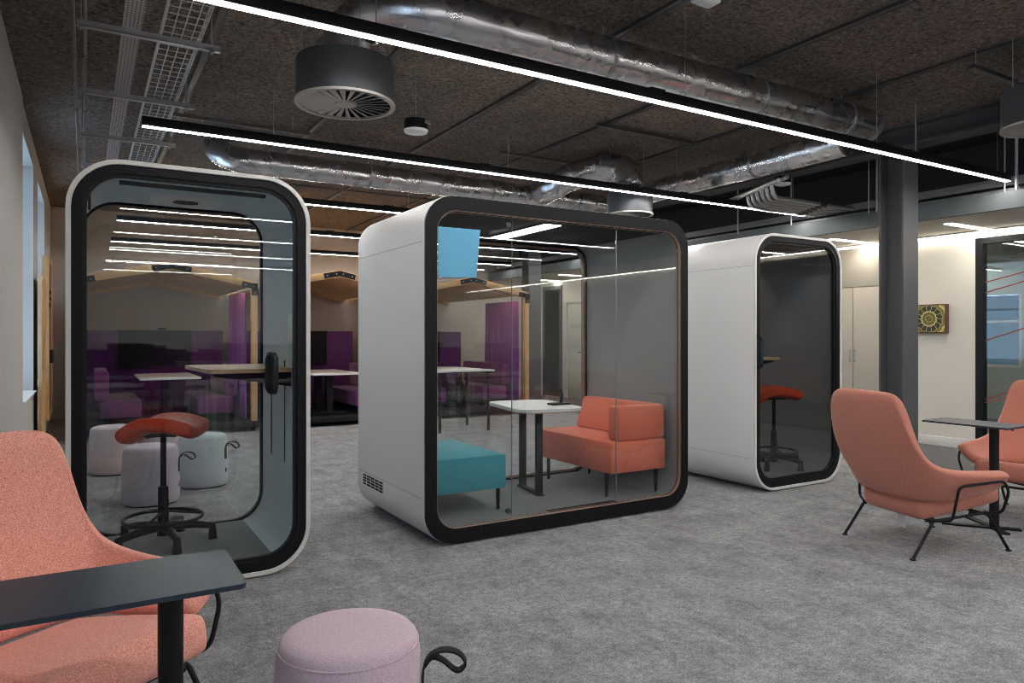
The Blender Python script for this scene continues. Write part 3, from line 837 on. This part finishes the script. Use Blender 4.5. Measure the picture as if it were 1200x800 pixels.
# ------------------------------------------------------------------ lounge chairs
def lounge_chair(label, loc, rotz, m):
    t = thing('lounge_chair', label, 'chair', loc, rotz, 'salmon lounge chairs')
    H_ = [((-.255, 0, .345), (-.43, 0, 1.0)), ((-.25, .09, .345), (-.43, .12, 1.0)), ((-.24, .165, .345), (-.428, .215, .998)), ((-.225, .21, .347), (-.42, .272, .970)),
          ((-.205, .23, .350), (-.402, .294, .885)), ((-.185, .24, .354), (-.378, .305, .785)), ((-.16, .248, .358), (-.345, .313, .690)), ((-.12, .253, .364), (-.30, .325, .605)),
          ((-.07, .257, .372), (-.235, .342, .562)), ((.01, .258, .386), (-.13, .360, .542)), ((.10, .256, .402), (.01, .372, .536)), ((.18, .258, .420), (.14, .376, .532)), ((.222, .27, .430), (.225, .368, .525))]
    cols = [((a[0], -a[1], a[2]), (b_[0], -b_[1], b_[2])) for a, b_ in H_[:0:-1]]+H_
    rows = []
    for k in range(7):
        tt = k/6; row = []
        for idx, (a, b_) in enumerate(cols):
            p = Vector(a).lerp(Vector(b_), tt)
            depth = math.sin(PI*tt)
            q = abs(idx-(len(cols)-1)/2)/((len(cols)-1)/2)
            hollow = .035*(1-q**1.5)
            p.x -= hollow*depth
            p.y += (1 if p.y > 0 else -1 if p.y < 0 else 0)*.02*depth*(1 if q > .3 else q/.3)
            row.append(p)
        rows.append(row)
    obj('shell', B().grid(rows), m, t, sub=2, solid=.066, offset=1)
    st = B().box((0, 0, 0), (.60, .56, .145), .05, None, 3)
    for vtx in st.bm.verts:
        x, y = vtx.co.x, vtx.co.y
        if vtx.co.z > 0: vtx.co.z += .012*(1-(x/.3)**2)*(1-(y/.28)**2)
        if x < -.1: vtx.co.y *= 1-.5*((-x-.1)/.2)**2*.35
    R = Matrix.Rotation(math.radians(-9), 4, 'Y')
    bmesh.ops.transform(st.bm, matrix=Matrix.Translation((.025, 0, .318))@R, verts=st.bm.verts)
    obj('seat', st, m, t, sub=1)
    for s in (-1, 1):
        loop = fillet([(-.22, .27*s, .222), (-.165, .372*s, .238), (-.145, .402*s, .445), (.17, .415*s, .468), (.222, .405*s, .40), (.222, .36*s, .262), (.14, .22*s, .232)], .035, 6)
        a = obj('arm_support', B().tube(loop, .0085, 10), 'black', t, ang=60)
        r_ = obj('side_rail', B().tube(fillet([(-.23, .24*s, .215), (-.19, .28*s, .222), (.19, .275*s, .245), (.24, .23*s, .24)], .03, 5), .0085, 10), 'black', t, ang=60)
        for nm, pts in (('leg', [(-.17, .24*s, .222), (-.205, .278*s, .218), (-.36, .284*s, .006)]), ('leg', [(.15, .24*s, .24), (.205, .278*s, .24), (.36, .284*s, .006)])):
            L_ = obj(nm, B().tube(fillet(pts, .03, 5), .0095, 10), 'black', t, ang=60)
            e = pts[-1]; obj('foot_pad', B().cyl((e[0], e[1], 0), (e[0], e[1], .008), .017, 14), 'rubber', L_)
    cr = B()
    for x, z in ((-.19, .215), (.19, .238)): cr.tube([(x, -.275, z), (x, .275, z)], .0085, 10)
    cr.tube([(-.19, -.26, .215), (.17, .26, .238)], .0075, 8)
    obj('cross_rail', cr, 'black', t)
    return t
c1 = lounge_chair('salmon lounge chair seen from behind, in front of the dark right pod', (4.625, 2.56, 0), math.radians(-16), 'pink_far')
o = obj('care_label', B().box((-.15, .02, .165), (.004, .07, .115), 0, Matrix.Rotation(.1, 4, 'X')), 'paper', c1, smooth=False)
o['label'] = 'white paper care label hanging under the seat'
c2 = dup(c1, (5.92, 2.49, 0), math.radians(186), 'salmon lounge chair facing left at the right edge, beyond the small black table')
for ch in list(c2.children):
    if ch.name.startswith('care_label'): bpy.data.objects.remove(ch)
lounge_chair('speckled salmon lounge chair nearest the camera at the left edge, behind the black table top', (-.055, 2.585, 0), math.radians(-54), 'pink')

# ------------------------------------------------------------------ laptop tables
def laptop_table(label, loc, rotz):
    t = thing('laptop_table', label, 'side table', loc, rotz, 'slim black laptop tables')
    obj('tabletop', B().prism(rr(-.41, -.165, .155, .165, .02, 6), .708, .72), 'tabletop', t)
    obj('column', B().cyl((0, 0, .012), (0, 0, .706), .03, 28), 'black', t)
    obj('mount', B().box((-.02, 0, .7), (.16, .10, .014), .004), 'black', t)
    obj('lever', B().tube([(.02, .04, .70), (.05, .10, .69), (.06, .13, .675)], .005, 8), 'black', t)
    b = B()
    for (x, y) in ((-.26, .17), (-.26, -.17), (.12, .10), (.12, -.10)):
        b.tube([(0, 0, .009), (x, y, .007)], .02, flat=(.05, .012), up=(0, 0, 1))
    obj('base', b, 'black', t, smooth=False)
    return t
a = laptop_table('slim slate black laptop table in the front left corner, before the near lounge chair', (.185, 1.985, 0), 0)
dup(a, (5.37, 2.49, 0), math.radians(-90), 'slim black laptop table between the two lounge chairs at the right')

# ------------------------------------------------------------------ picture and cupboards
t = thing('wall_picture', 'square picture with a round gold and black pattern on the cream wall', 'picture', (XR, 4.83, 1.545))
obj('box_frame', B().box((-.035, 0, 0), (.068, .40, .355), .003), wood('walnut box', (.09, .035, .025), (.14, .06, .04), 2), t)
pt = mat('gold and black rosette print', (.3, .25, .05), 0.5)
nt, N, L, bs = nodes(pt)
tc = N.new('ShaderNodeTexCoord'); sp = N.new('ShaderNodeSeparateXYZ'); L.new(tc.outputs['Object'], sp.inputs[0])
def mth(op, a, b_=None):
    n = N.new('ShaderNodeMath'); n.operation = op
    for k, v_ in enumerate((a, b_)):
        if v_ is None: continue
        if isinstance(v_, (int, float)): n.inputs[k].default_value = v_
        else: L.new(v_, n.inputs[k])
    return n.outputs[0]
yy, zz = sp.outputs['Y'], sp.outputs['Z']
rad = mth('SQRT', mth('ADD', mth('MULTIPLY', yy, yy), mth('MULTIPLY', zz, zz)))
ang = mth('ARCTAN2', zz, yy)
spoke = mth('ABSOLUTE', mth('SINE', mth('MULTIPLY', ang, 7)))
pet = mth('ADD', rad, mth('MULTIPLY', mth('SINE', mth('MULTIPLY', ang, 14)), .005))
def ramp2(fac, stops, const=False):
    r = N.new('ShaderNodeValToRGB'); e = r.color_ramp.elements
    if const: r.color_ramp.interpolation = 'CONSTANT'
    while len(e) < len(stops): e.new(.5)
    for k, (p, c) in enumerate(stops): e[k].position = p; e[k].color = (*c, 1)
    L.new(fac, r.inputs['Fac']); return r.outputs['Color']
GO, BK, YE, OL = (.30, .25, .05), (.025, .03, .022), (.62, .54, .20), (.17, .15, .03)
rings = ramp2(mth('MULTIPLY', pet, 4), [(0, OL), (.08, BK), (.12, GO), (.19, OL), (.25, BK), (.28, GO), (.33, YE), (.38, BK), (.62, GO), (.68, OL), (.78, YE), (.86, GO)], True)
spk = ramp2(spoke, [(0, YE), (.12, YE), (.18, (0, 0, 0)), (1, (0, 0, 0))])
band = mth('MULTIPLY', mth('GREATER_THAN', rad, .095), mth('LESS_THAN', rad, .155))
sel = mth('MULTIPLY', band, mth('LESS_THAN', spoke, .16))
mx = N.new('ShaderNodeMix'); mx.data_type = 'RGBA'
L.new(sel, mx.inputs[0]); L.new(rings, mx.inputs[6]); mx.inputs[7].default_value = (*YE, 1)
L.new(mx.outputs[2], bs.inputs['Base Color'])
obj('print', B().box((-.0705, 0, 0), (.003, .365, .325)), pt, t, smooth=False)

for i, (ya, yb_, l_) in enumerate(((5.30, 6.40, 'tall beige built-in cupboard between the right pod and the grey column'), (6.40, 7.50, 'tall beige built-in cupboard hidden mostly behind the right pod'))):
    t = thing('built_in_cupboard', l_, 'cupboard', (XR, ya, 0), 0)
    w = yb_-ya
    obj('carcass', B().box2((-.025, 0, 0), (-.001, w, 2.52)), 'cupboard', t, smooth=False)
    for k in range(2):
        y0_, y1_ = k*w/2+.003, (k+1)*w/2-.003
        dd = obj('door', B().box2((-.05, y0_, .08), (-.026, y1_, 1.985), .002), 'cupboard', t)
        yh = w/2+(-.035 if k == 0 else .035)
        obj('handle', B().tube(fillet([(-.05, yh, 1.0), (-.075, yh, 1.0), (-.075, yh, 1.14), (-.05, yh, 1.14)], .015, 4), .006, 8), 'chrome', dd)
    obj('upper_door', B().box2((-.05, .003, 1.995), (-.026, w-.003, 2.51), .002), 'cupboard', t)
# ------------------------------------------------------------------ timber gable booths at the back
def booth(ax, which, lit=True):
    t = thing('timber_booth', 'gabled timber booth, '+which, 'booth', (ax, 10.40, 0), 0, 'gabled timber booths')
    W, D, ez, az, DR = 1.05, 2.5, 2.0, 2.225, 3.2
    pl = obj('platform', B().box2((-W-.05, 0, .06), (W+.05, D, .15), .005), 'black', t)
    for x in (-W, W):
        for y in (.1, D-.1): obj('caster', B().cyl((x-.02, y, .04), (x+.02, y, .04), .04, 16).box((x, y, .055), (.05, .03, .02)), 'black', pl)
    for x in (-W, W):
        for y in (.045,): obj('post', B().box((x, y, (.15+ez)/2), (.08, .09, ez-.15), .003), 'pine_z', t)
    sl = math.atan2(az-ez, W)
    ln = math.hypot(az-ez, W+.03)
    for s in (-1, 1):
        R = Matrix.Rotation(s*sl, 4, 'Y')
        for y in (.045, DR-.045): obj('rafter', B().box((s*W/2, y, (ez+az)/2+.045), (ln+.02, .09, .10), .003, None if False else R), 'pine', t)
        rb = B()
        for k in range(11):
            y = .16+k*(DR-.32)/10
            rb.box((s*W/2, y, (ez+az)/2+.06), (ln, (DR-.32)/10-.025, .02), 0, R)
        obj('roof_slat', rb, 'pine', t, smooth=False)
    y = -.006
    br = B()
    for s in (-1, 1): br.box((s*.115, y, az+.02), (.25, .006, .075), 0, Matrix.Rotation(s*sl, 4, 'Y'))
    k = obj('ridge_bracket', br, 'black', t, smooth=False)
    for d_ in (-.19, -.05, .05, .19): obj('bolt', B().cyl((d_, y-.003, az+.045-abs(d_)*.214), (d_, y-.010, az+.045-abs(d_)*.214), .009, 8), 'galv', k)
    for s in (-1, 1):
        br = B().box((s*W, y, ez-.01), (.085, .006, .17), 0).box((s*(W-.07), y, ez+.045), (.2, .006, .075), 0, Matrix.Rotation(s*sl, 4, 'Y'))
        k = obj('eave_bracket', br, 'black', t, smooth=False)
        for (x, z) in ((W, ez-.05), (W-.02, ez+.03), (W-.12, ez+.055)): obj('bolt', B().cyl((s*x, y-.003, z), (s*x, y-.010, z), .009, 8), 'galv', k)
    obj('back_panel', B().box2((-W+.04, D-.05, .15), (W-.04, D-.01, 1.43), .004), 'purple', t)
    for s in (-1, 1):
        e = B().box((s*W/2, .105, (ez+az)/2+.028), (ln*.92, .018, .014), 0, Matrix.Rotation(s*sl, 4, 'Y'))
        obj('led_strip', e, 'lamp_warm', t, smooth=False)
    return t
lab = ['leftmost of three, seen through the left pod', 'middle of three, seen in the gap between the left and wide pods', 'rightmost of three, seen through the wide pod']
pos = ['left', 'middle', 'right']
for i, ax in enumerate((.985, 3.25, 5.50)):
    booth(ax, lab[i])
    p = pos[i]
    # curtain along the right side
    rows = []
    n = 60
    for z in [.17, .6, 1.1, 1.6, 1.95]:
        row = []
        for k in range(n+1):
            y = 10.52+k*1.15/n
            a = .022*math.sin(k*1.25)+.012*math.sin(k*.61+z)
            row.append((ax+.93+a*(1.1-.15*z), y, z))
        rows.append(row)
    tag(obj('curtain', B().grid(rows), 'curtain', solid=.005), 'violet curtain hanging inside the right side of the %s timber booth' % p, 'curtain', 'violet curtains')
    for s, l_ in ((-1, 'left'), (1, 'right')):
        x = ax+s*.58
        c = thing('booth_bench', 'plum upholstered bench on the %s side of the %s timber booth' % (l_, p), 'bench', (x, 11.45, .15), 0, 'plum booth benches')
        obj('seat', B().box2((-.24, -.75, .10), (.24, .75, .33), .03), 'plum', c)
        obj('backrest', B().box2((s*.24-(.06 if s < 0 else .10), -.75, .335), (s*.24+(.10 if s < 0 else .06), .75, .72), .03), 'plum', c)
        obj('plinth', B().box2((-.2, -.7, 0), (.2, .7, .10)), 'black', c, smooth=False)
    c = thing('booth_table', 'white table with black pedestal in the %s timber booth' % p, 'table', (ax, 11.2, .15), 0, 'white booth tables')
    obj('tabletop', B().box2((-.37, -.72, .60), (.37, .70, .63), .006), 'white', c)
    for y in (-.25, .35): obj('pedestal', B().box2((-.05, y-.05, .018), (.05, y+.05, .60)).box2((-.25, y-.07, 0), (.25, y+.07, .02)), 'black', c, smooth=False)
    c = thing('wall_monitor', 'black monitor on the purple back panel of the %s timber booth' % p, 'monitor', (ax-.02, 12.80, 1.13), 0, 'booth monitors')
    obj('casing', B().box((0, .0, 0), (1.06, .05, .61), .008), 'black', c)
    obj('display', B().box((0, -.026, 0), (1.03, .004, .58)), 'screen_off', c, smooth=False)
    obj('camera_bar', B().box((.1, -.005, .325), (.12, .04, .035), .006), 'black', c)
    obj('wall_mount', B().box((0, .036, 0), (.3, .022, .3)), 'black', c, smooth=False)

# far high tables and a chair seen through the wide pod
t = thing('high_table', 'white table before the right timber booth, seen through the wide pod', 'table', (4.55, 9.2, 0))
obj('tabletop', B().box2((-.45, -.4, .835), (.45, .4, .86), .006), 'white', t)
for x in (-.38, .38):
    for y in (-.33, .33): obj('leg', B().cyl((x, y, 0), (x, y, .836), .02, 12), 'black', t)

# timber boards leaning by the left wall
t = thing('leaning_board', 'pale pine board standing upright against the left wall', 'board', (-.40, 9.25, 0))
obj('board', B().box2((-.03, -.07, 0), (.0, .75, 1.99), .004), 'pine_z', t)
t = thing('display_board', 'timber display board with dark panel fixed to the left wall behind the left pod', 'board', (-.40, 10.4, 0))
obj('frame', B().box2((-.06, 0, .30), (.02, .05, 2.32), .003).box2((-.06, 1.0, .30), (.02, 1.05, 2.32), .003).box2((-.06, 0.05, 2.27), (.02, 1.0, 2.32), .003).box2((-.06, .05, .30), (.02, 1.0, .36), .003), 'pine_z', t)
obj('panel', B().box2((-.04, .05, .36), (.0, 1.0, 2.27)), 'purple', t, smooth=False)
obj('shelf', B().box2((0.0, .1, 1.0), (.05, .5, 1.16)), 'black', t, smooth=False)
for z in (1.72, 1.8, 1.88): obj('peg', B().cyl((0, .2, z), (.03, .2, z), .025, 12), 'black', t)

# ------------------------------------------------------------------ desks on the camera's side, seen mirrored in the pod glass
def desk_set(i, x, y, rowname, colname):
    where = '%s row behind the camera, %s of four' % (rowname, colname)
    t = thing('office_desk', 'white desk, '+where, 'desk', (x, y, 0), 0, 'office desks')
    obj('desktop', B().box2((-.78, -.38, .715), (.78, .38, .74), .004), 'white', t)
    for sx_ in (-.72, .72):
        for sy_ in (-.32, .32): obj('leg', B().box2((sx_-.02, sy_-.02, 0), (sx_+.02, sy_+.02, .7155)), 'white', t, smooth=False)
    obj('privacy_screen', B().box2((-.76, -.41, .62), (.76, -.385, 1.12), .006), 'purple', t)
    t = thing('desk_monitor', 'black monitor on desk, '+where, 'monitor', (x-.1, y-.12, .74), 0, 'desk monitors')
    obj('display', B().box2((-.30, -.015, .12), (.30, .015, .48), .006), 'screen_off', t)
    obj('stand', B().box2((-.03, -.04, .01), (.03, -.016, .3)).box2((-.11, -.1, 0), (.11, .08, .012)), 'black', t, smooth=False)
    t = thing('task_chair', 'plum task chair, '+where, 'chair', (x+.1, y+.62, 0), 0, 'plum task chairs')
    obj('seat', B().box2((-.24, -.23, .42), (.24, .23, .49), .03), 'plum', t)
    obj('backrest', B().box2((-.22, .22, .58), (.22, .27, .98), .022), 'plum', t)
    obj('back_support', B().box2((-.03, .20, .43), (.03, .235, .75), .004), 'black', t)
    obj('column', B().cyl((0, 0, .06), (0, 0, .425), .025, 14), 'black', t)
    for k in range(5):
        a = 2*PI*k/5; obj('leg', B().tube([(0, 0, .08), (.27*math.cos(a), .27*math.sin(a), .03)], [.022, .016], 8).cyl((.27*math.cos(a), .27*math.sin(a), 0), (.27*math.cos(a), .27*math.sin(a), .04), .025, 10), 'black', t)
k = 0
for y, rn in ((-1.9, 'first'), (-4.5, 'second')):
    for c_, x in enumerate((.7, 2.4, 4.1, 5.8)):
        desk_set(k, x, y, rn, ['leftmost', 'second from left', 'second from right', 'rightmost'][c_]); k += 1

# ------------------------------------------------------------------ light and render settings
wd = bpy.data.worlds.new('overcast sky'); SC.world = wd; wd.use_nodes = True
bg = wd.node_tree.nodes['Background']; bg.inputs['Color'].default_value = (.55, .75, 1.0, 1); bg.inputs['Strength'].default_value = 3.0
for k, (a, b_) in enumerate(wins):
    l = bpy.data.lights.new('window_portal', 'AREA'); l.shape = 'RECTANGLE'; l.size = 2.4; l.size_y = b_-a
    l.cycles.is_portal = True
    o = bpy.data.objects.new('window_portal', l); COL.objects.link(o)
    o.location = ((XL if a > 5 else XL+BAY)-.33, (a+b_)/2, 1.95); o.rotation_euler = (0, -PI/2, 0)
SC.view_settings.view_transform = 'Standard'; SC.view_settings.look = 'None'
SC.view_settings.exposure = 0.0; SC.view_settings.gamma = 1.0; SC.view_settings.use_curve_mapping = False
cy = SC.cycles
cy.use_denoising = True
try: cy.denoiser = 'OPENIMAGEDENOISE'
except Exception: pass
cy.filter_width = 0.9
cy.max_bounces = 12; cy.diffuse_bounces = 5; cy.glossy_bounces = 5; cy.transparent_max_bounces = 24
cy.sample_clamp_indirect = 8.0; cy.caustics_reflective = False; cy.caustics_refractive = False
